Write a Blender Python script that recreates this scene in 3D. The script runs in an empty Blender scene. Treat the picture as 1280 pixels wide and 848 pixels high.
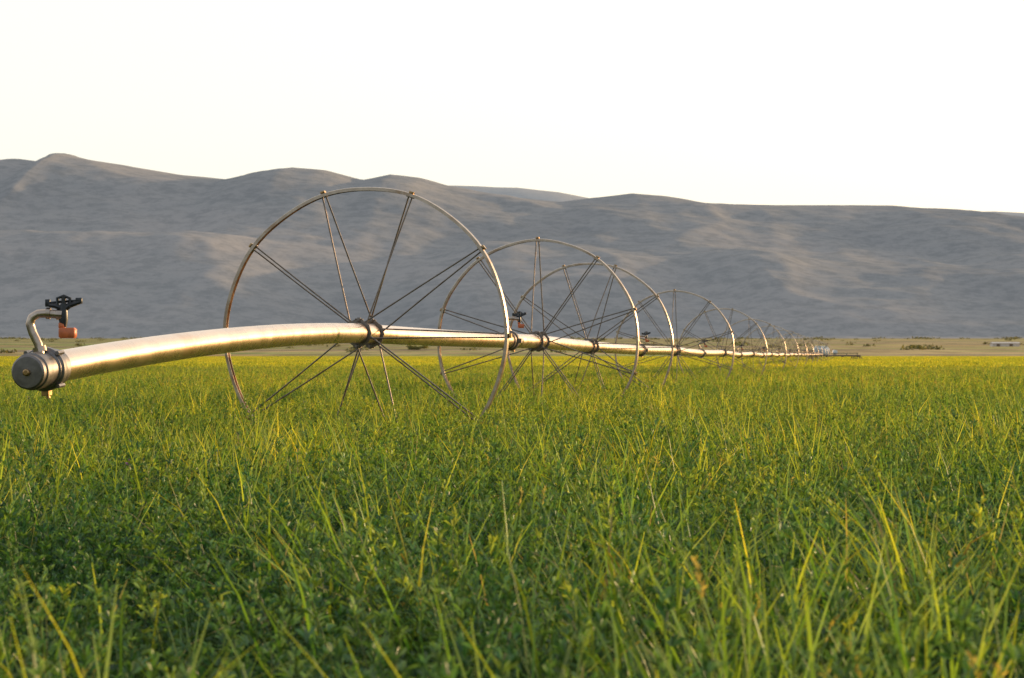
import bpy, math, random
import numpy as np
from mathutils import Vector, Matrix, noise
random.seed(7); rng=np.random.default_rng(7)
scene=bpy.context.scene
F=2560.0; CAMZ=0.828

# ---------------------------------------------------------------- helpers
def new_mat(name):
    m=bpy.data.materials.new(name); m.use_nodes=True
    nt=m.node_tree; nt.nodes.clear()
    out=nt.nodes.new('ShaderNodeOutputMaterial')
    return m,nt,out
def N(nt,t,**kw):
    n=nt.nodes.new(t)
    for k,v in kw.items(): setattr(n,k,v)
    return n
def ramp(nt,fac,stops):
    r=N(nt,'ShaderNodeValToRGB')
    el=r.color_ramp.elements
    while len(el)<len(stops): el.new(0.5)
    for e,(p,c) in zip(el,stops):
        e.position=p; e.color=(c[0],c[1],c[2],1)
    nt.links.new(fac,r.inputs[0]); return r.outputs[0]
def noise_tex(nt,vec,scale,detail=4,rough=.55):
    n=N(nt,'ShaderNodeTexNoise'); n.inputs['Scale'].default_value=scale
    n.inputs['Detail'].default_value=detail; n.inputs['Roughness'].default_value=rough
    if vec is not None: nt.links.new(vec,n.inputs['Vector'])
    return n.outputs[0]
def mixc(nt,fac,a,b,mode='MIX'):
    m=N(nt,'ShaderNodeMix',data_type='RGBA',blend_type=mode)
    for s,v in ((m.inputs[0],fac),(m.inputs[6],a),(m.inputs[7],b)):
        if isinstance(v,(int,float)): s.default_value=v
        elif isinstance(v,tuple): s.default_value=(v[0],v[1],v[2],1)
        else: nt.links.new(v,s)
    return m.outputs[2]
def mesh_obj(name,verts,faces,mats=(),matidx=None,smooth=False,parent=None,link=True):
    me=bpy.data.meshes.new(name); me.from_pydata([tuple(v) for v in verts],[],[tuple(f) for f in faces])
    for m in mats: me.materials.append(m)
    if matidx is not None: me.polygons.foreach_set('material_index',matidx)
    if smooth: me.polygons.foreach_set('use_smooth',[True]*len(me.polygons))
    me.update()
    o=bpy.data.objects.new(name,me)
    if link: scene.collection.objects.link(o)
    if parent: o.parent=parent
    return o
class MB:
    def __init__(s): s.v=[]; s.f=[]; s.m=[]
    def add(s,vs,fs,mi=0):
        o=len(s.v); s.v+= [tuple(v) for v in vs]
        for f in fs: s.f.append(tuple(i+o for i in f)); s.m.append(mi)
    def tube(s,pts,rad,seg=10,mi=0,caps=True):
        pts=[Vector(p) for p in pts]; n=len(pts)
        if not hasattr(rad,'__len__'): rad=[rad]*n
        t0=(pts[1]-pts[0]).normalized()
        ref=Vector((0,0,1)) if abs(t0.z)<.9 else Vector((1,0,0))
        u=t0.cross(ref).normalized()
        vs=[];fs=[]
        for i,p in enumerate(pts):
            t=(pts[min(i+1,n-1)]-pts[max(i-1,0)])
            if t.length<1e-9: t=t0
            t=t.normalized()
            u=(u-t*u.dot(t)).normalized(); w=t.cross(u)
            for k in range(seg):
                a=2*math.pi*k/seg
                vs.append(p+(u*math.cos(a)+w*math.sin(a))*rad[i])
        for i in range(n-1):
            for k in range(seg):
                k2=(k+1)%seg
                fs.append((i*seg+k,i*seg+k2,(i+1)*seg+k2,(i+1)*seg+k))
        if caps:
            fs.append(tuple(range(seg))[::-1]); fs.append(tuple((n-1)*seg+k for k in range(seg)))
        s.add(vs,fs,mi)
    def box(s,c,sz,mi=0,R=None,bev=.15):
        c=Vector(c); hx,hy,hz=[q/2 for q in sz]; b=min(hx,hy,hz)*bev
        prof=[(-hx+b,-hz),(hx-b,-hz),(hx,-hz+b),(hx,hz-b),(hx-b,hz),(-hx+b,hz),(-hx,hz-b),(-hx,-hz+b)]
        vs=[]
        for y,k in ((-hy,1),(-hy+b,0),(hy-b,0),(hy,1)):
            for (x,z) in prof:
                q=Vector((x-(b*k*(1 if x>0 else -1)),y,z-(b*k*(1 if z>0 else -1))))
                if R is not None: q=R@q
                vs.append(c+q)
        fs=[]
        for i in range(3):
            for k in range(8):
                k2=(k+1)%8; fs.append((i*8+k,i*8+k2,(i+1)*8+k2,(i+1)*8+k))
        fs.append(tuple(range(8))[::-1]); fs.append(tuple(24+k for k in range(8)))
        s.add(vs,fs,mi)
    def obj(s,name,mats,smooth=False,parent=None,link=True):
        return mesh_obj(name,s.v,s.f,mats,s.m,smooth,parent,link)
def autosmooth(o,ang=35):
    me=o.data
    me.polygons.foreach_set('use_smooth',[True]*len(me.polygons))
    try: me.set_sharp_from_angle(angle=math.radians(ang))
    except Exception: pass

# ---------------------------------------------------------------- terrain height
def gz(y):
    return float(np.interp(y,[13.5,19.2,23.5,32.8,44,56,70],[0,-.017,-.047,-.077,-.107,-.13,-.14]))
def plain(x,y):
    z=gz(y)
    if y>450:
        t=min(1,(y-450)/2150); z+= 21*t
    return z

# ---------------------------------------------------------------- materials
def metal(name,col,rough,metallic=1,scale=20,var=.25,rust=None,bump=.1):
    m,nt,out=new_mat(name)
    b=N(nt,'ShaderNodeBsdfPrincipled'); nt.links.new(b.outputs[0],out.inputs[0])
    tc=N(nt,'ShaderNodeTexCoord')
    n1=noise_tex(nt,tc.outputs['Object'],scale,6,.65)
    c=ramp(nt,n1,[(.3,tuple(q*(1-var) for q in col)),(.7,tuple(min(1,q*(1+var)) for q in col))])
    if rust:
        n2=noise_tex(nt,tc.outputs['Object'],scale*.35,7,.7)
        f=ramp(nt,n2,[(.52,(0,0,0)),(.66,(1,1,1))])
        c=mixc(nt,f,c,rust)
    nt.links.new(c,b.inputs['Base Color']); b.inputs['Metallic'].default_value=metallic
    r=N(nt,'ShaderNodeMapRange'); nt.links.new(n1,r.inputs[0])
    r.inputs[3].default_value=rough*.75; r.inputs[4].default_value=min(1,rough*1.3)
    nt.links.new(r.outputs[0],b.inputs['Roughness'])
    bp=N(nt,'ShaderNodeBump'); bp.inputs['Strength'].default_value=bump; bp.inputs['Distance'].default_value=.004
    nt.links.new(n1,bp.inputs['Height']); nt.links.new(bp.outputs[0],b.inputs['Normal'])
    return m
M_pipe=metal('aluminium_pipe',(.82,.61,.45),.27,1,7,.10,rust=(.72,.47,.31),bump=.05)
M_rim=metal('galvanised_rim',(.48,.38,.30),.32,1,18,.25,rust=(.34,.22,.14))
M_spoke=metal('weathered_spoke',(.22,.175,.14),.42,.85,25,.3,rust=(.16,.10,.06))
M_hub=metal('cast_hub',(.20,.165,.14),.45,.8,25,.3,rust=(.16,.10,.06))
M_cap=metal('end_plug_metal',(.20,.18,.17),.42,.85,25,.3)
M_black=metal('black_plastic',(.02,.02,.022),.4,0,30,.3)
M_red=metal('painted_weight',(.62,.15,.045),.45,0,30,.2,rust=(.45,.12,.04))
M_brass=metal('brass_fitting',(.42,.26,.12),.35,1,30,.2)
M_white=metal('white_paint',(.8,.8,.78),.4,0,5,.05)

def leaf_mat(name,low,high,tip,trans=.35,gloss=.12,patch=(1.55,1.25,.85),z0=.08,z1=.36,z2=.54):
    m,nt,out=new_mat(name)
    tc=N(nt,'ShaderNodeTexCoord'); sp=N(nt,'ShaderNodeSeparateXYZ'); nt.links.new(tc.outputs['Object'],sp.inputs[0])
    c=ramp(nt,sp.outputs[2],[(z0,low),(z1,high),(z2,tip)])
    oi=N(nt,'ShaderNodeObjectInfo')
    hs=N(nt,'ShaderNodeHueSaturation')
    mr=N(nt,'ShaderNodeMapRange'); nt.links.new(oi.outputs['Random'],mr.inputs[0]); mr.inputs[3].default_value=.47; mr.inputs[4].default_value=.53
    mv=N(nt,'ShaderNodeMapRange'); nt.links.new(oi.outputs['Random'],mv.inputs[0]); mv.inputs[3].default_value=1.35; mv.inputs[4].default_value=.70
    nt.links.new(mr.outputs[0],hs.inputs['Hue']); nt.links.new(mv.outputs[0],hs.inputs['Value']); nt.links.new(c,hs.inputs['Color'])
    geo=N(nt,'ShaderNodeNewGeometry')
    n=noise_tex(nt,geo.outputs['Position'],.45,3)
    c2=mixc(nt,ramp(nt,n,[(.40,(0,0,0)),(.62,(.9,.9,.9))]),hs.outputs[0],patch,'MULTIPLY')
    hi=N(nt,'ShaderNodeHueSaturation'); nt.links.new(c2,hi.inputs['Color'])
    mi=N(nt,'ShaderNodeMapRange'); nt.links.new(geo.outputs['Random Per Island'],mi.inputs[0]); mi.inputs[3].default_value=.5; mi.inputs[4].default_value=1.5
    nt.links.new(mi.outputs[0],hi.inputs['Value'])
    col=hi.outputs[0]
    d=N(nt,'ShaderNodeBsdfDiffuse'); t=N(nt,'ShaderNodeBsdfTranslucent'); g=N(nt,'ShaderNodeBsdfGlossy'); g.inputs['Roughness'].default_value=.42
    nt.links.new(col,d.inputs[0])
    tcx=mixc(nt,1.0,col,(1.6,1.4,.65),'MULTIPLY'); nt.links.new(tcx,t.inputs[0])
    g.inputs[0].default_value=(.5,.5,.5,1)
    m1=N(nt,'ShaderNodeMixShader'); m1.inputs[0].default_value=trans; nt.links.new(d.outputs[0],m1.inputs[1]); nt.links.new(t.outputs[0],m1.inputs[2])
    m2=N(nt,'ShaderNodeMixShader'); m2.inputs[0].default_value=gloss; nt.links.new(m1.outputs[0],m2.inputs[1]); nt.links.new(g.outputs[0],m2.inputs[2])
    nt.links.new(m2.outputs[0],out.inputs[0]); return m
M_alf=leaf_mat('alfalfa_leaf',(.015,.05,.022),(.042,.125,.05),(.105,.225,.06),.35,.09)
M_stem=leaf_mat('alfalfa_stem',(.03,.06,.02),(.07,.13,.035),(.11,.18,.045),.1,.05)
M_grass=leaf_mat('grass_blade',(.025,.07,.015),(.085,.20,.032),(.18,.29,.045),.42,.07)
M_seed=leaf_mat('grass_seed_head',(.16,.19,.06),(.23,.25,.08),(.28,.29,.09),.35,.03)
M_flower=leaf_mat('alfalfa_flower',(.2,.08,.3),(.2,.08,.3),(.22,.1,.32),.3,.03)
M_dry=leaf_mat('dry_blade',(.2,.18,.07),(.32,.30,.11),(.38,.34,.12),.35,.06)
M_mida=leaf_mat('alfalfa_leaf_sunlit',(.03,.08,.02),(.08,.18,.038),(.19,.30,.055),.42,.06)  # brighter copy of the alfalfa leaf, low sunlight mixed into its colour
M_midg=leaf_mat('grass_blade_sunlit',(.04,.09,.015),(.13,.23,.03),(.30,.36,.05),.47,.05)  # second grass blade, colour raised and yellowed to look sunlit
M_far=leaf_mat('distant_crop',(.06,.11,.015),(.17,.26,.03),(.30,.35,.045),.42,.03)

# ---------------------------------------------------------------- plant templates
def leaflet(mb,p,d,up,L,W,mi):
    d=d.normalized(); s=d.cross(up)
    if s.length<1e-4: s=Vector((1,0,0))
    s.normalize(); n=s.cross(d).normalized()
    f=.25*W
    v=[p,p+d*L*.4+s*W*.46+n*f,p+d*L*.78+s*W*.38+n*f,p+d*L-n*L*.10,p+d*L*.78-s*W*.38+n*f,p+d*L*.4-s*W*.46+n*f]
    mb.add(v,[(0,1,2,3),(0,3,4,5)],mi)
def rv(a=1): return Vector((random.uniform(-a,a),random.uniform(-a,a),random.uniform(-a,a)))
def alf_stem(mb,bx,by,h,ls=1.0,flower=False,step=.030):
    lean=Vector((random.gauss(0,.20),random.gauss(0,.20),1))
    pts=[]; p=Vector((bx,by,0)); n=6
    for i in range(n+1):
        pts.append(p.copy()); p=p+lean.normalized()*h/n; lean+=Vector((random.gauss(0,.08),random.gauss(0,.08),0.02))
    mb.tube(pts,[.0022*(1-.6*i/n) for i in range(n+1)],3,1,False)
    z=h*.42; a=random.uniform(0,6.28)
    while z<h:
        t=z/h*n; i=min(n-1,int(t)); q=pts[i].lerp(pts[i+1],t-i)
        a+=2.4+random.uniform(-.4,.4); rel=z/h
        el=.65+.6*max(0,rel-.6)*4
        d=Vector((math.cos(a),math.sin(a),el)).normalized()
        pl=random.uniform(.014,.028)*(1.3-.7*rel)
        c=q+d*pl
        L=random.uniform(.018,.030)*(1.15-.45*rel)*ls; W=L*.34
        up=(Vector((0,0,1))+rv(.8)).normalized()
        side=d.cross(Vector((0,0,1))).normalized()
        for k in (-1,0,1):
            dd=(d+side*k*.8+rv(.25)); leaflet(mb,c,dd,up,L,W,0)
        z+=step*(1.2-.6*rel)
    top=pts[-1]
    for k in range(7):
        leaflet(mb,top-Vector((0,0,.004*k)),Vector((random.gauss(0,.4),random.gauss(0,.4),1)),rv(1).normalized(),.017*ls,.0050*ls,0)
    if flower:
        for k in range(14): leaflet(mb,top+rv(.008),rv(1)+Vector((0,0,.4)),rv(1).normalized(),.01,.006,2)
def blade(mb,bx,by,h,w,mi,bend=.5,seg=5):
    a=random.uniform(0,6.28); dx,dy=math.cos(a),math.sin(a)
    b=random.uniform(.1,1)*bend; side=Vector((-dy,dx,0)); tw=random.uniform(-.6,.6)
    side=(side+Vector((dx,dy,0))*tw).normalized()
    vs=[];fs=[]; ang=random.uniform(0,.22); p=Vector((bx,by,0)); L=h*1.1/seg
    for i in range(seg+1):
        t=i/seg; ww=w*(1-t**2.2)*.5+.0003
        vs+= [p-side*ww,p+side*ww]
        ang+= b*(.10+1.1*t*t)*1.15
        p=p+Vector((dx*math.sin(ang),dy*math.sin(ang),math.cos(ang)))*L
    for i in range(seg): fs.append((2*i,2*i+1,2*i+3,2*i+2))
    mb.add(vs,fs,mi)
def seed_stalk(mb,bx,by,h,stem_mi,seed_mi,sc=1):
    a=random.uniform(0,6.28); l=random.uniform(0,.25)
    top=Vector((bx+math.cos(a)*l*h,by+math.sin(a)*l*h,h)); b=Vector((bx,by,0)); mid=b.lerp(top,.5)+Vector((0,0,.01))
    mb.tube([b,mid,top],[.0016*sc,.0013*sc,.001*sc],3,stem_mi,False)
    n=14
    for i in range(n):
        t=i/n; q=top+(top-mid).normalized()*(t*.04)
        leaflet(mb,q,Vector((random.gauss(0,.6),random.gauss(0,.6),1)),rv(1).normalized(),.009*sc,.0028*sc,seed_mi)
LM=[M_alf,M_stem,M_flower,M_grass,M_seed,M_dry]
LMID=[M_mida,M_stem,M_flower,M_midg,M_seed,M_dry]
tmpl=bpy.data.collections.new('crop_plants')
names=[]
def reg(mb,nm,mats=LM):
    i=len(names); o=mb.obj('%02d_%s'%(i,nm),mats,link=False); tmpl.objects.link(o); names.append(o); return i
A_=[];G_=[];S_=[];A2=[];G2=[]
for k in range(8):
    mb=MB()
    for j in range(8):
        r=.08*math.sqrt(random.random()); a=random.uniform(0,6.28)
        alf_stem(mb,r*math.cos(a),r*math.sin(a),random.uniform(.30,.55),flower=False)
    A_.append(reg(mb,'alfalfa_plant'))
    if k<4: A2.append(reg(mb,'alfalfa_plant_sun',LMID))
mb=MB()
for j in range(6): alf_stem(mb,random.gauss(0,.04),random.gauss(0,.04),random.uniform(.42,.52),flower=(j<2))
FL=reg(mb,'alfalfa_plant_flowering')
for k in range(6):
    mb=MB()
    for j in range(30):
        r=.09*math.sqrt(random.random()); a=random.uniform(0,6.28)
        blade(mb,r*math.cos(a),r*math.sin(a),random.uniform(.34,.575),random.uniform(.004,.0095),3 if random.random()<.97 else 5,.95,6)
    G_.append(reg(mb,'grass_tuft'))
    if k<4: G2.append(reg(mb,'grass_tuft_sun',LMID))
for k in range(4):
    mb=MB()
    for j in range(16): blade(mb,random.gauss(0,.04),random.gauss(0,.04),random.uniform(.33,.54),.007,3,1.0)
    for j in range(2): seed_stalk(mb,random.gauss(0,.04),random.gauss(0,.04),random.uniform(.42,.52),3,4)
    S_.append(reg(mb,'grass_seeding'))
MID=[];FARP=[]
for k in range(5):
    mb=MB()
    for j in range(38):
        bx,by=random.uniform(-.3,.3),random.uniform(-.3,.3)
        if random.random()<.5: alf_stem(mb,bx,by,random.uniform(.32,.54),1.4,step=.055)
        else:
            for q in range(4): blade(mb,bx+random.gauss(0,.03),by+random.gauss(0,.03),random.uniform(.34,.57),.009,3,.9,4)
    for j in range(2): seed_stalk(mb,random.uniform(-.3,.3),random.uniform(-.3,.3),random.uniform(.44,.55),3,4,1.5)
    MID.append(reg(mb,'crop_patch',LMID))
for k in range(4):
    mb=MB()
    for j in range(330):
        bx,by=random.uniform(-.8,.8),random.uniform(-.8,.8)
        if random.random()<.5: blade(mb,bx,by,random.uniform(.36,.56),.03,0,.7,3)
        else: leaflet(mb,Vector((bx,by,random.uniform(.22,.47))),rv(1)+Vector((0,0,.5)),rv(1).normalized(),.09,.05,0)
    FARP.append(reg(mb,'crop_patch_distant',[M_far]))

# ---------------------------------------------------------------- scatter points
P=[];ROT=[];SC=[];VAR=[]
def scatter(y0,y1,dens,kind):
    dy=1.0 if y1<90 else 4.0
    y=y0
    while y<y1:
        d=min(dy,y1-y); ym=y+d/2
        hw=.29*ym+1.6+ym*.02
        n=int(2*hw*d*dens)
        for _ in range(n):
            px=random.uniform(-hw,hw); py=random.uniform(y,y+d)
            nz=noise.noise(Vector((px*.55,py*.3,3.1))); nz2=noise.noise(Vector((px*1.7,py*1.2,9.1)))
            hs=1+.10*nz+.14*nz2+random.uniform(-.18,.07)
            if kind=='near':
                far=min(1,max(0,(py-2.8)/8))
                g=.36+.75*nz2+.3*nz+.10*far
                sunny=random.random()<far*.85+.06  # plants with the sunlit colouring become more common with distance
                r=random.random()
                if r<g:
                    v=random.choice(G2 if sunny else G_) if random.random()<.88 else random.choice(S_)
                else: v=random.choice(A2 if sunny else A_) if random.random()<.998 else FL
                tilt=.14
            elif kind=='mid': v=random.choice(MID); tilt=.05; hs=1+.12*nz+.07*nz2+random.uniform(-.08,.06)
            else: v=random.choice(FARP); tilt=.02; hs=1+.10*nz+random.uniform(-.05,.08)
            P.append((px,py,plain(px,py)-.01)); ROT.append((random.gauss(0,tilt),random.gauss(0,tilt),random.uniform(0,6.283)))
            w=1.05+random.uniform(-.1,.25)
            SC.append((w,w,hs)); VAR.append(v)
        y+=d
scatter(1.25,10,112,'near')
scatter(10,22,56,'near')
scatter(22,75,6.5,'mid')
scatter(75,430,.62,'far')
me=bpy.data.meshes.new('crop_field'); me.from_pydata(P,[],[])
for nm,tp,data,prop in (('rot','FLOAT_VECTOR',ROT,'vector'),('scl','FLOAT_VECTOR',SC,'vector'),('var','INT',VAR,'value')):
    a=me.attributes.new(nm,tp,'POINT'); a.data.foreach_set(prop,np.array(data,dtype=(np.int32 if tp=='INT' else np.float32)).ravel())
crop=bpy.data.objects.new('alfalfa_grass_crop',me); scene.collection.objects.link(crop)
ng=bpy.data.node_groups.new('scatter_crop','GeometryNodeTree')
ng.interface.new_socket('Geometry',in_out='INPUT',socket_type='NodeSocketGeometry')
ng.interface.new_socket('Geometry',in_out='OUTPUT',socket_type='NodeSocketGeometry')
gi=ng.nodes.new('NodeGroupInput'); go=ng.nodes.new('NodeGroupOutput')
ci=ng.nodes.new('GeometryNodeCollectionInfo'); ci.inputs[0].default_value=tmpl
ci.inputs['Separate Children'].default_value=True; ci.inputs['Reset Children'].default_value=True
ip=ng.nodes.new('GeometryNodeInstanceOnPoints'); ip.inputs['Pick Instance'].default_value=True
def attr(nm,tp):
    n=ng.nodes.new('GeometryNodeInputNamedAttribute'); n.data_type=tp; n.inputs['Name'].default_value=nm
    return n.outputs['Attribute']
ng.links.new(gi.outputs[0],ip.inputs['Points']); ng.links.new(ci.outputs[0],ip.inputs['Instance'])
ng.links.new(attr('var','INT'),ip.inputs['Instance Index'])
e2r=ng.nodes.new('FunctionNodeEulerToRotation'); ng.links.new(attr('rot','FLOAT_VECTOR'),e2r.inputs[0]); ng.links.new(e2r.outputs[0],ip.inputs['Rotation'])
ng.links.new(attr('scl','FLOAT_VECTOR'),ip.inputs['Scale'])
ng.links.new(ip.outputs[0],go.inputs[0])
md=crop.modifiers.new('scatter','NODES'); md.node_group=ng
print('instances',len(P))

# ---------------------------------------------------------------- ground
m,nt,out=new_mat('ground_soil_and_fields'); b=N(nt,'ShaderNodeBsdfPrincipled'); b.inputs['Roughness'].default_value=.95
b.inputs['Specular IOR Level'].default_value=.1
nt.links.new(b.outputs[0],out.inputs[0])
geo=N(nt,'ShaderNodeNewGeometry'); sp=N(nt,'ShaderNodeSeparateXYZ'); nt.links.new(geo.outputs['Position'],sp.inputs[0])
mp=N(nt,'ShaderNodeMapping'); nt.links.new(geo.outputs['Position'],mp.inputs[0]); mp.inputs['Scale'].default_value=(.0010,.0034,0)
nb=noise_tex(nt,mp.outputs[0],1.6,3,.6)
fields=ramp(nt,nb,[(.36,(.15,.22,.05)),(.43,(.36,.22,.10)),(.47,(.22,.27,.07)),(.52,(.40,.28,.13)),(.57,(.19,.14,.09)),(.66,(.26,.28,.09))])
mp2=N(nt,'ShaderNodeMapping'); nt.links.new(geo.outputs['Position'],mp2.inputs[0]); mp2.inputs['Scale'].default_value=(.02,.005,0)
nf=noise_tex(nt,mp2.outputs[0],2,5,.75)
fields=mixc(nt,.8,fields,ramp(nt,nf,[(.4,(.45,.46,.44)),(.58,(1.2,1.2,1.15))]),'MULTIPLY')
ns=noise_tex(nt,geo.outputs['Position'],3,5,.6)
soil=ramp(nt,ns,[(.3,(.03,.045,.015)),(.7,(.06,.07,.025))])
mr=N(nt,'ShaderNodeMapRange'); nt.links.new(sp.outputs[1],mr.inputs[0]); mr.inputs[1].default_value=400; mr.inputs[2].default_value=440
col=mixc(nt,mr.outputs[0],soil,fields)
nt.links.new(col,b.inputs['Base Color'])
M_ground=m
ys=[-400,-100,-30,-10]+list(np.arange(0,80,4.))+list(np.arange(80,440,20.))+list(np.arange(440,3300,90.))
xs=list(np.linspace(-4200,-400,20))+list(np.linspace(-360,360,30))+list(np.linspace(400,4200,20))
vs=[];fs=[]
for y in ys:
    for x in xs: vs.append((x,y,plain(x,y)))
nx=len(xs)
for j in range(len(ys)-1):
    for i in range(nx-1): fs.append((j*nx+i,j*nx+i+1,(j+1)*nx+i+1,(j+1)*nx+i))
mesh_obj('ground',vs,fs,[M_ground],smooth=True)

# ---------------------------------------------------------------- hills
def hill_mat(name,cols,sc=.45):
    m,nt,out=new_mat(name); b=N(nt,'ShaderNodeBsdfDiffuse')
    nt.links.new(b.outputs[0],out.inputs[0]); geo=N(nt,'ShaderNodeNewGeometry')
    n1=noise_tex(nt,geo.outputs['Position'],.0020,5,.6)
    c=ramp(nt,n1,[(.32,cols[0]),(.5,cols[1]),(.68,cols[2])])
    n2=noise_tex(nt,geo.outputs['Position'],.03,5,.8)
    c=mixc(nt,sc*1.3,c,ramp(nt,n2,[(.40,(.72,.75,.76)),(.56,(1.08,1.07,1.06))]),'MULTIPLY')
    nt.links.new(c,b.inputs['Color'])
    return m
M_hill=hill_mat('hill_sagebrush_hazed',[(.275,.275,.28),(.31,.306,.306),(.345,.33,.325)])  # sage slopes with aerial haze painted into the pale grey albedo
prof=[(-700,225),(-400,205),(-150,212),(0,202),(30,199),(65,204),(78,198),(88,192),(98,196),(110,199),(165,208),(225,218),(295,225),(330,216),(370,210),(410,213),(455,225),(490,218),(525,222),(560,232),(600,240),(650,248),(700,253),(740,247),(790,242),(830,245),(880,253),(940,256),(1050,257),(1110,257),(1150,262),(1200,267),(1240,269),(1280,271),(1500,262),(1900,280)]
D=4300.
pxs=np.array([(p[0]-640)/F*D for p in prof]); pzs=np.array([(443-p[1])/F*D for p in prof])
foot=[(-700,300),(0,284),(120,285),(230,292),(340,310),(480,318),(600,300),(720,318),(860,335),(960,322),(1080,330),(1200,318),(1280,325),(1900,330)]
D2=3350.
fx=np.array([(p[0]-640)/F*D2 for p in foot]); fz=np.array([(443-p[1])/F*D2 for p in foot])
def sst(t): t=max(0,min(1,t)); return t*t*(3-2*t)
def fbm(x,y,s,o=5,seed=0): return noise.fractal(Vector((x*s,y*s,seed)),.9,2.1,o)
def hill(x,y):
    base=plain(x,min(y,2600))
    wx=x+60*noise.noise(Vector((x*.001,y*.0012,5)))
    H=float(np.interp(x,pxs,pzs))
    yb=2560+50*noise.noise(Vector((x*.0015,0,2)))
    if y<=D:
        t=max(0,(y-yb)/(D-yb)); s=.30*t+.70*(sst(t)) if t<1 else 1
        h=H*s
    else:
        t=(y-D)/1400; h=H*(1-.8*sst(t))
    H2=float(np.interp(wx,fx,fz)); D2l=D2
    t2=(y-yb)/(D2l-yb)
    if y<D2l: h2=H2*(.25*max(0,t2)+.75*sst(t2))
    else: h2=H2*(1-.6*sst((y-D2l)/800))
    k=40; a=max(h,h2); mn=min(h,h2); h=a+ k*math.exp(-(a-mn)/k)*.35*(1 if a>25 else a/25)*(1 if y<D-300 else max(0,(D-y)/300))
    env=max(0,min(1,(y-yb)/350))
    edge=1-math.exp(-((y-D)/200)**2) if y<D else 0
    rid=1-abs(noise.noise(Vector((x*.0021+.3*noise.noise(Vector((x*.003,y*.003,1))),y*.0007,11))))*2
    rid2=1-abs(noise.noise(Vector((x*.006+.3*noise.noise(Vector((x*.006,y*.004,1))),y*.0018,21))))*2
    h+= env*edge*(15*(rid-.6)+5*(rid2-.6)+12*fbm(x,y,.0016,5,4)+4*fbm(x,y,.008,4,8))
    h+= env*2*fbm(x,y,.006,3,2)*(1 if y<D else .3)
    return max(base-3 if y<yb else 21-3, h if h>base else base-3+max(0,(h)*.3))
xs=np.linspace(-2100,2100,460); ys=np.concatenate([np.linspace(2450,4700,210),np.linspace(4730,5700,24)])
vs=[(x,y,hill(x,y)) for y in ys for x in xs]; nx=len(xs)
fs=[(j*nx+i,j*nx+i+1,(j+1)*nx+i+1,(j+1)*nx+i) for j in range(len(ys)-1) for i in range(nx-1)]
mesh_obj('hills',vs,fs,[M_hill],smooth=True)
D3=7500.
p3=[(-900,260),(300,250),(480,238),(560,232),(600,233),(650,235),(700,240),(740,248),(850,262),(1000,272),(1180,269),(1230,264),(1280,266),(1500,272),(2000,290)]
x3=np.array([(p[0]-640)/F*D3 for p in p3]); z3=np.array([(443-p[1])/F*D3 for p in p3])
xs=np.linspace(-4500,4500,240); ys=np.linspace(6000,8800,40); nx=len(xs)
def ridge3(x,y):
    H=float(np.interp(x,x3,z3)); t=(y-6000)/1500 if y<D3 else 1-(y-D3)/1600
    return H*sst(t)+5*fbm(x,y,.002,4,7)
vs=[(x,y,ridge3(x,y)) for y in ys for x in xs]
fs=[(j*nx+i,j*nx+i+1,(j+1)*nx+i+1,(j+1)*nx+i) for j in range(len(ys)-1) for i in range(nx-1)]
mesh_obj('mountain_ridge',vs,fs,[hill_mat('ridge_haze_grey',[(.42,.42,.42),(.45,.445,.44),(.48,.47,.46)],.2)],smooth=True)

# ---------------------------------------------------------------- wheel line
root=bpy.data.objects.new('wheel_line_sprinkler',None); scene.collection.objects.link(root)
W=[(456,417,190.,0.137),(672,427,133.,.12),(737,432,109.,.09),(843,438,78.,.06),(903,441,58.,.03)]
hubs=[Vector(((p-640)/s,F/s,CAMZ+z)) for p,_,s,z in W]
h5=hubs[-1]
for k in range(1,12):
    y=h5.y+12.2*k; hubs.append(Vector((h5.x+.168*12.2*k,y,.965+gz(y))))
phase=[35,18,0,18,5,22,9,30,2,15,27,11,33,6,20,29]
def endz(u): return .137-.0045*u-.00587*u*u
h1=hubs[0]; pe=(53-640)/318.; ye=F/318.
path=[]
for i in range(21):
    t=i/20; x=pe+(h1.x-pe)*t; y=ye+(h1.y-ye)*t; path.append(Vector((x,y,CAMZ+endz(h1.y-y))))
for a,bq in zip(hubs[:-1],hubs[1:]):
    L=(bq-a).length; sag=.0002*L*L
    for i in range(1,13):
        t=i/12; p=a.lerp(bq,t); p.z-=sag*4*t*(1-t); path.append(p)
last=hubs[-1]
path.append(last+Vector((.17*3,3,0)))
mb=MB(); R=.0635
mb.tube(path,R,32); pipe=mb.obj('pipe',[M_pipe],parent=root); autosmooth(pipe)
def path_at_y(y):
    for a,b2 in zip(path[:-1],path[1:]):
        if a.y<=y<=b2.y:
            t=(y-a.y)/(b2.y-a.y); return a.lerp(b2,t),(b2-a).normalized()
RW=.965
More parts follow.
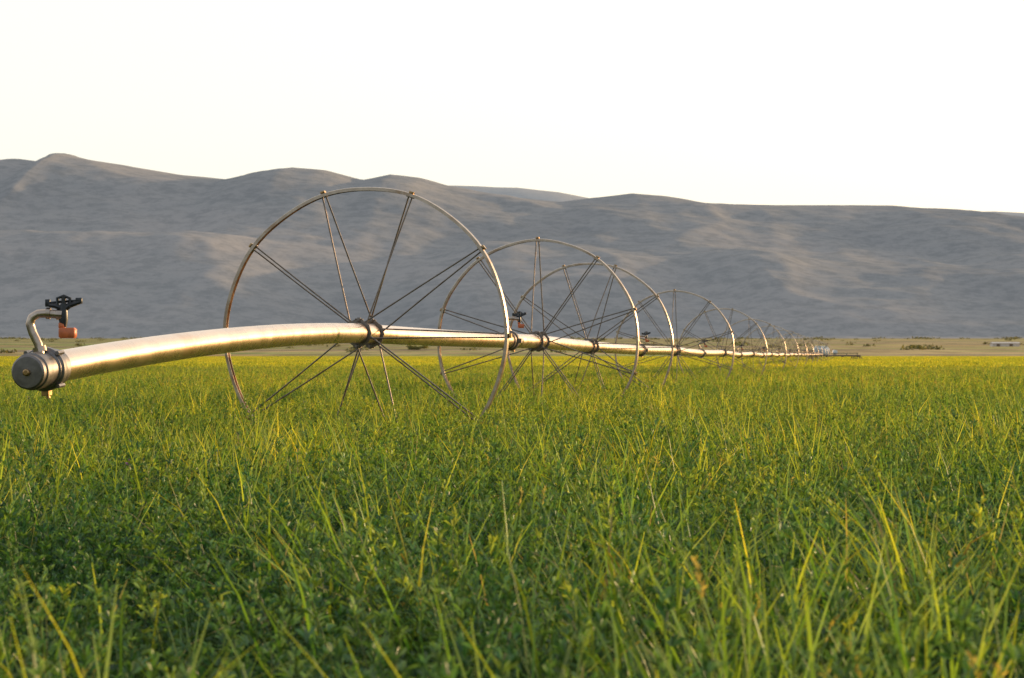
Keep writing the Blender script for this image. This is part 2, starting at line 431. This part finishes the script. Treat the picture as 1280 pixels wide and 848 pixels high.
def wheel_mesh(name):
    mb=MB(); seg=100
    prof=[(-.026,-.014),(-.026,.006),(-.012,.010),(.012,.010),(.026,.006),(.026,-.014),(.022,-.014),(.022,.001),(-.022,.001),(-.022,-.014)]
    vs=[];n=len(prof)
    for k in range(seg):
        a=2*math.pi*k/seg
        wob=.003*math.sin(3*a)+.003*math.cos(10*a)
        for (ax,r) in prof:
            rr=RW-.01+r+wob; vs.append((rr*math.cos(a),ax+.006*math.sin(2*a+1),rr*math.sin(a)))
    fs=[(k*n+i,k*n+(i+1)%n,((k+1)%seg)*n+(i+1)%n,((k+1)%seg)*n+i) for k in range(seg) for i in range(n)]
    mb.add(vs,fs,0)
    for j in range(10):
        a=math.radians(36*j); d=Vector((math.cos(a),0,math.sin(a))); t=Vector((-math.sin(a),0,math.cos(a)))
        rimp=d*(RW-.022)
        Rm=Matrix((t,Vector((0,1,0)),d)).transposed()
        mb.box(d*(RW-.018),(.05,.036,.014),1,Rm)
        mb.box(d*(RW+.010),(.030,.040,.014),3,Rm)
        for s_ in (-1,1):
            off=.42*s_*(1 if j%2 else -1)
            hp=Vector((math.cos(a+off),0,math.sin(a+off)))*.080+Vector((0,.17*s_,0))
            end=rimp+t*.012*math.copysign(1,off)
            mid=hp.lerp(end,.5)+t*.002
            mb.tube([hp,mid,end],.0055,6,1,False)
    for s_ in (-1,1):
        prof2=[(.066,-.020),(.071,-.020),(.072,-.006),(.086,-.005),(.086,.005),(.072,.006),(.071,.020),(.066,.020)]
        n=len(prof2);sg=20;vs=[]
        for k in range(sg):
            a=2*math.pi*k/sg
            for i,(r,ax) in enumerate(prof2):
                rr=r*(1.06 if (i in(3,4) and k%2==0) else 1); vs.append((rr*math.cos(a),ax+.17*s_,rr*math.sin(a)))
        fs=[(k*n+i,k*n+(i+1)%n,((k+1)%sg)*n+(i+1)%n,((k+1)%sg)*n+i) for k in range(sg) for i in range(n)]
        mb.add(vs,fs,2)
        for a in (.9,.9+math.pi):
            d=Vector((math.cos(a),0,math.sin(a)))
            Rm=Matrix((Vector((-d.z,0,d.x)),Vector((0,1,0)),d)).transposed()
            mb.box(d*.086+Vector((0,.17*s_,0)),(.022,.024,.030),2,Rm)
            mb.tube([d*.09+Vector((-d.z*.026,.17*s_,d.x*.026)),d*.09+Vector((d.z*.026,.17*s_,-d.x*.026))],.006,6,1)
    me=mb.obj(name,[M_rim,M_spoke,M_hub,M_brass],link=False)
    autosmooth(me,40); return me.data
wm=wheel_mesh('wheel_mesh')
for i,h in enumerate(hubs):
    o=bpy.data.objects.new('wheel_%d'%(i+1),wm); scene.collection.objects.link(o); o.parent=root
    a_=hubs[max(0,i-1)]; b_=hubs[min(len(hubs)-1,i+1)]
    dv=(b_-a_); yaw=-math.atan2(dv.x,dv.y)
    if i==0: yaw=-math.atan2(.185,1)
    o.location=h
    o.rotation_mode='QUATERNION'
    o.rotation_quaternion=(Matrix.Rotation(yaw,3,'Z')@Matrix.Rotation(-math.radians(phase[i]),3,'Y')).to_quaternion()
mc=MB(); ms=MB()
def frame(p,d):
    d=d.normalized(); s=d.cross(Vector((0,0,1))).normalized(); u=s.cross(d); return Matrix((s,d,u)).transposed()
def coupler(y):
    p,d=path_at_y(y)
    mc.tube([p-d*.10,p-d*.095,p-d*.03,p-d*.029,p+d*.029,p+d*.03,p+d*.095,p+d*.10],[R+.004,R+.012,R+.012,R+.026,R+.026,R+.012,R+.012,R+.004],22,0)
    Rm=frame(p,d)
    mc.box(p+Rm@Vector((-.09,0,0)),(.04,.05,.04),0,Rm); mc.box(p+Rm@Vector((.09,0,0)),(.04,.05,.04),0,Rm)
    mc.tube([p+d*.15-Vector((0,0,R-.01)),p+d*.15-Vector((0,0,R+.035))],.018,10,1)
def sprinkler(base,scale=1,flip=1,mb=ms):
    B=Vector(base)
    def q(x,y,z): return B+Vector((x*flip,y,z))*scale
    pts=[q(0,0,-.03),q(-.012,0,.03),q(-.034,0,.075),q(-.044,0,.108),q(-.036,0,.132),q(-.012,0,.146),q(.02,0,.148),q(.062,0,.143)]
    sm=[]
    for i in range(len(pts)-1):
        for t in (0,.5): sm.append(pts[i].lerp(pts[i+1],t))
    sm.append(pts[-1])
    mb.tube(sm,.0165*scale,14,0)
    mb.tube([q(-.004,0,.0),q(-.010,0,.02)],.026*scale,8,0)
    mb.tube([q(.018,0,.148),q(.034,0,.147)],.022*scale,8,0)
    mb.tube([q(.058,0,.143),q(.080,0,.142)],.021*scale,8,0)
    mb.tube([q(.083,0,.095),q(.083,0,.125),q(.084,0,.150),q(.084,0,.185)],[.013*scale,.018*scale,.016*scale,.012*scale],10,1)
    mb.tube([q(.083,0,.160),q(.105,.004,.178),q(.146,.01,.192)],[.013*scale,.011*scale,.008*scale],8,1)
    mb.tube([q(.083,0,.165),q(.05,0,.176),q(.028,0,.178)],[.01*scale,.009*scale,.007*scale],8,1)
    mb.tube([q(.062,0,.165),q(.060,0,.205),q(.085,0,.214),q(.108,0,.205),q(.106,0,.170)],.0065*scale,6,1,True)
    mb.tube([q(.084,0,.18),q(.084,0,.214)],.009*scale,8,1)
    mb.tube([q(.022,.01,.186),q(.07,.012,.192),q(.135,.012,.196)],.0055*scale,6,1)
    mb.box(q(.022,.01,.187),(.018*scale,.02*scale,.028*scale),1)
    mb.box(q(.140,.012,.196),(.024*scale,.02*scale,.022*scale),1)
    mb.tube([q(.083,0,.142),q(.083,0,.09)],.010*scale,8,2)
    mb.box(q(.100,0,.073),(.062*scale,.05*scale,.040*scale),2,None,.3)
    mb.box(q(.078,0,.101),(.022*scale,.03*scale,.022*scale),2,None,.3)
for y in (18.0,28.3,38.2)+tuple(h5.y+6.1+12.2*k for k in range(11)):
    coupler(y); p,d=path_at_y(y+.05); sprinkler(p+Vector((-.0,0,R)),.9,1)
p0=path[0]; d0=(path[0]-path[1]).normalized()
me_=MB()
segs=[(-.12,R+.003),(-.115,R+.012),(-.06,R+.012),(-.055,.083),(-.035,.088),(-.012,.088),(-.008,.080),(.0,.078),(.004,.070),(.05,.069),(.055,.073),(.115,.073),(.12,.067),(.145,.067),(.152,.060),(.155,.0)]
me_.tube([p0+d0*a for a,_ in segs],[max(r,.0005) for _,r in segs],36,0)
me_.tube([p0+d0*.15,p0+d0*.165,p0+d0*.168],[.014,.014,.009],8,1)
Rf=frame(p0,d0)
for k in range(4):
    a=math.pi/4+k*math.pi/2; c=p0-d0*.022+Rf@Vector((math.cos(a)*.092,0,math.sin(a)*.092))
    me_.tube([c-d0*.03,c+d0*.03],.009,6,0)
me_.box(p0-d0*.045-Vector((0,0,.092)),(.03,.04,.03),1,Rf)
me_.tube([p0-d0*.045-Vector((0,0,.095)),p0-d0*.045-Vector((-.008,0,.118))],.008,8,1)
o=me_.obj('end_plug',[M_cap,M_brass],parent=root); autosmooth(o,30)
sprinkler(p0+d0*.03+Vector((.008,0,.07)),1.03,1)
o=ms.obj('sprinkler_heads',[M_rim,M_black,M_red],parent=root); autosmooth(o,45)
o=mc.obj('couplers',[M_hub,M_brass],parent=root); autosmooth(o,30)
dc,dd=path_at_y(h5.y+12.2*11-1.5); mv=MB()
def g(x,y,z): return dc+Vector((x,y,z))
for s_ in (-.45,.45):
    mv.box(g(1.0,s_,-.12),(4.4,.08,.12),1)
    mv.box(g(1.9,s_,.10),(2.2,.05,.06),1)
for s_ in (-1.1,.3,1.7,3.1): mv.box(g(s_,0,-.20),(.07,.95,.06),1)
for s_ in (1.0,2.0,2.9): mv.box(g(s_,-.45,-.01),(.05,.05,.18),1)
mv.box(g(-.1,0,.28),(1.35,.85,.66),0,None,.4); mv.box(g(-.1,0,.66),(1.0,.65,.14),0,None,.4)
mv.tube([g(1.05,-.35,.18),g(1.05,.35,.18)],.20,14,0); mv.tube([g(.3,0,.5),g(.3,0,.9)],.03,8,1)
for sx in (-.9,2.9):
    for s_ in (-.52,.52):
        ring=[g(sx+.42*math.cos(a),s_,-.50+.42*math.sin(a)) for a in np.linspace(0,2*math.pi,25)]
        mv.tube(ring,.035,6,1,False)
        for k in range(6):
            a=k*math.pi/3; mv.tube([g(sx,s_,-.50),g(sx+.42*math.cos(a),s_,-.50+.42*math.sin(a))],.012,5,1)
        mv.tube([g(sx,s_,-.50),g(sx,s_*.9,-.1)],.03,6,1)
o=mv.obj('drive_unit',[M_white,M_hub],parent=root); autosmooth(o)

# ---------------------------------------------------------------- distant bushes / shrubs / shed
M_bush=leaf_mat('bush_leaf',(.07,.09,.04),(.10,.12,.05),(.13,.15,.06),.3,.03,z1=.8,z2=2)
M_shrub=leaf_mat('shrub_leaf_hazed',(.13,.14,.09),(.16,.17,.10),(.18,.19,.11),.3,.02,z1=20,z2=30)  # leaf colour lightened to stand in for distance haze
def bush_geo(mb,x,y,w,h,nl):
    z0=plain(x,y)
    lobes=[(random.uniform(-.45,.45)*w,random.uniform(-.3,.3)*w,random.uniform(.05,.5)*h,random.uniform(.10,.20)*w) for _ in range(12)]
    for k in range(nl):
        l=random.choice(lobes); d=rv(1).normalized()*random.uniform(.5,1.1)
        p=Vector((x+l[0]+d.x*l[3],y+l[1]+d.y*l[3],z0+max(.05,l[2]+d.z*l[3]*h/w*1.2)))
        s=1 if nl>500 else 3
        leaflet(mb,p,rv(1),rv(1).normalized(),.05*w*s,.03*w*s,0)
for px,yy,w,h in ((1148,740,6.5,2.2),(522,700,7,2.6)):
    mb=MB(); x=(px-640)/F*yy; z0=plain(x,yy)
    for k in range(5):
        a=random.uniform(0,6.28); mb.tube([(x,yy,z0-.2),(x+w*.2*math.cos(a),yy+w*.2*math.sin(a),z0+h*.5)],[.12,.04],5)
    bush_geo(mb,x,yy,w,h,1500); mb.obj('bush',[M_bush])
mb=MB()
for k in range(300):
    y=random.choice([random.uniform(560,1500),random.uniform(1500,2550),random.gauss(2480,50)]); x=random.uniform(-.32,.32)*y
    s=random.uniform(.5,1.3)*(1+y/1800)
    bush_geo(mb,x,min(y,2600),2.4*s*random.uniform(1,2.4),.9*s,36)
mb.obj('distant_shrubs',[M_shrub])
M_wall,nt,out=new_mat('shed_wall'); b=N(nt,'ShaderNodeBsdfPrincipled'); nt.links.new(b.outputs[0],out.inputs[0]); b.inputs['Roughness'].default_value=.8
geo=N(nt,'ShaderNodeNewGeometry'); nt.links.new(ramp(nt,noise_tex(nt,geo.outputs['Position'],1.2,4),[(.3,(.62,.50,.42)),(.7,(.78,.70,.62))]),b.inputs['Base Color'])
M_roof=metal('shed_roof',(.55,.48,.42),.5,.2,2,.15); M_dark=metal('shed_opening',(.20,.13,.09),.8,0,2,.2)
shed=bpy.data.objects.new('farm_shed',None); scene.collection.objects.link(shed)
sx,sy=(1256-640)/F*900,900; sz=plain(sx,sy)
mb=MB(); mb.box((sx,sy,sz+.7),(12,5,1.4),0,None,.01); mb.obj('walls',[M_wall],parent=shed)
mb=MB(); hx,hy=6.2,2.9
V=[(sx-hx,sy-hy,sz+1.35),(sx+hx,sy-hy,sz+1.35),(sx+hx,sy+hy,sz+1.35),(sx-hx,sy+hy,sz+1.35),(sx-hx,sy,sz+1.9),(sx+hx,sy,sz+1.9)]
mb.add(V,[(0,1,5,4),(2,3,4,5),(0,4,3),(1,2,5),(3,2,1,0)]); mb.obj('roof',[M_roof],parent=shed)
mb=MB()
for k in range(2): mb.box((sx-3.4+5.6*k,sy-2.5,sz+.55),(1.5,.1,1.0),0)
mb.obj('doors',[M_dark],parent=shed)

# ---------------------------------------------------------------- world, sun, camera
w=bpy.data.worlds.new('World'); scene.world=w; w.use_nodes=True; nt=w.node_tree; nt.nodes.clear()
out=N(nt,'ShaderNodeOutputWorld'); bg=N(nt,'ShaderNodeBackground')
sky=N(nt,'ShaderNodeTexSky',sky_type='NISHITA'); sky.sun_disc=False
ELEV=math.radians(8.5); AZ=math.radians(52)
sky.sun_elevation=ELEV; sky.sun_rotation=AZ; sky.dust_density=3; sky.air_density=1
bg.inputs[1].default_value=.10
nt.links.new(sky.outputs[0],bg.inputs[0])
tc=N(nt,'ShaderNodeTexCoord'); sp=N(nt,'ShaderNodeSeparateXYZ'); nt.links.new(tc.outputs['Generated'],sp.inputs[0])
fw=N(nt,'ShaderNodeMapRange'); nt.links.new(sp.outputs[1],fw.inputs[0]); fw.inputs[1].default_value=-.6; fw.inputs[2].default_value=.8
hz=ramp(nt,fw.outputs[0],[(0,(.45,.49,.54)),(.6,(.70,.70,.69)),(1,(1.0,.95,.86))])
bg2=N(nt,'ShaderNodeBackground'); nt.links.new(hz,bg2.inputs[0]); bg2.inputs[1].default_value=.85
ad=N(nt,'ShaderNodeAddShader'); nt.links.new(bg.outputs[0],ad.inputs[0]); nt.links.new(bg2.outputs[0],ad.inputs[1]); nt.links.new(ad.outputs[0],out.inputs[0])
sd=Vector((math.sin(AZ)*math.cos(ELEV),math.cos(AZ)*math.cos(ELEV),math.sin(ELEV)))
sl=bpy.data.lights.new('sun','SUN'); sl.energy=5.0; sl.angle=math.radians(.6); sl.color=(1,.66,.34)
so=bpy.data.objects.new('sun',sl); so.rotation_euler=sd.to_track_quat('Z','Y').to_euler(); scene.collection.objects.link(so)
cam=bpy.data.cameras.new('camera'); cam.lens=72; cam.sensor_width=36; cam.clip_end=20000; cam.clip_start=.05
cam.dof.use_dof=True; cam.dof.focus_distance=9.5; cam.dof.aperture_fstop=12
co=bpy.data.objects.new('camera',cam); co.location=(0,0,CAMZ); co.rotation_euler=(math.radians(90)+math.atan(19/F),0,0)
scene.collection.objects.link(co); scene.camera=co
scene.view_settings.view_transform='Standard'; scene.view_settings.look='None'; scene.view_settings.exposure=0
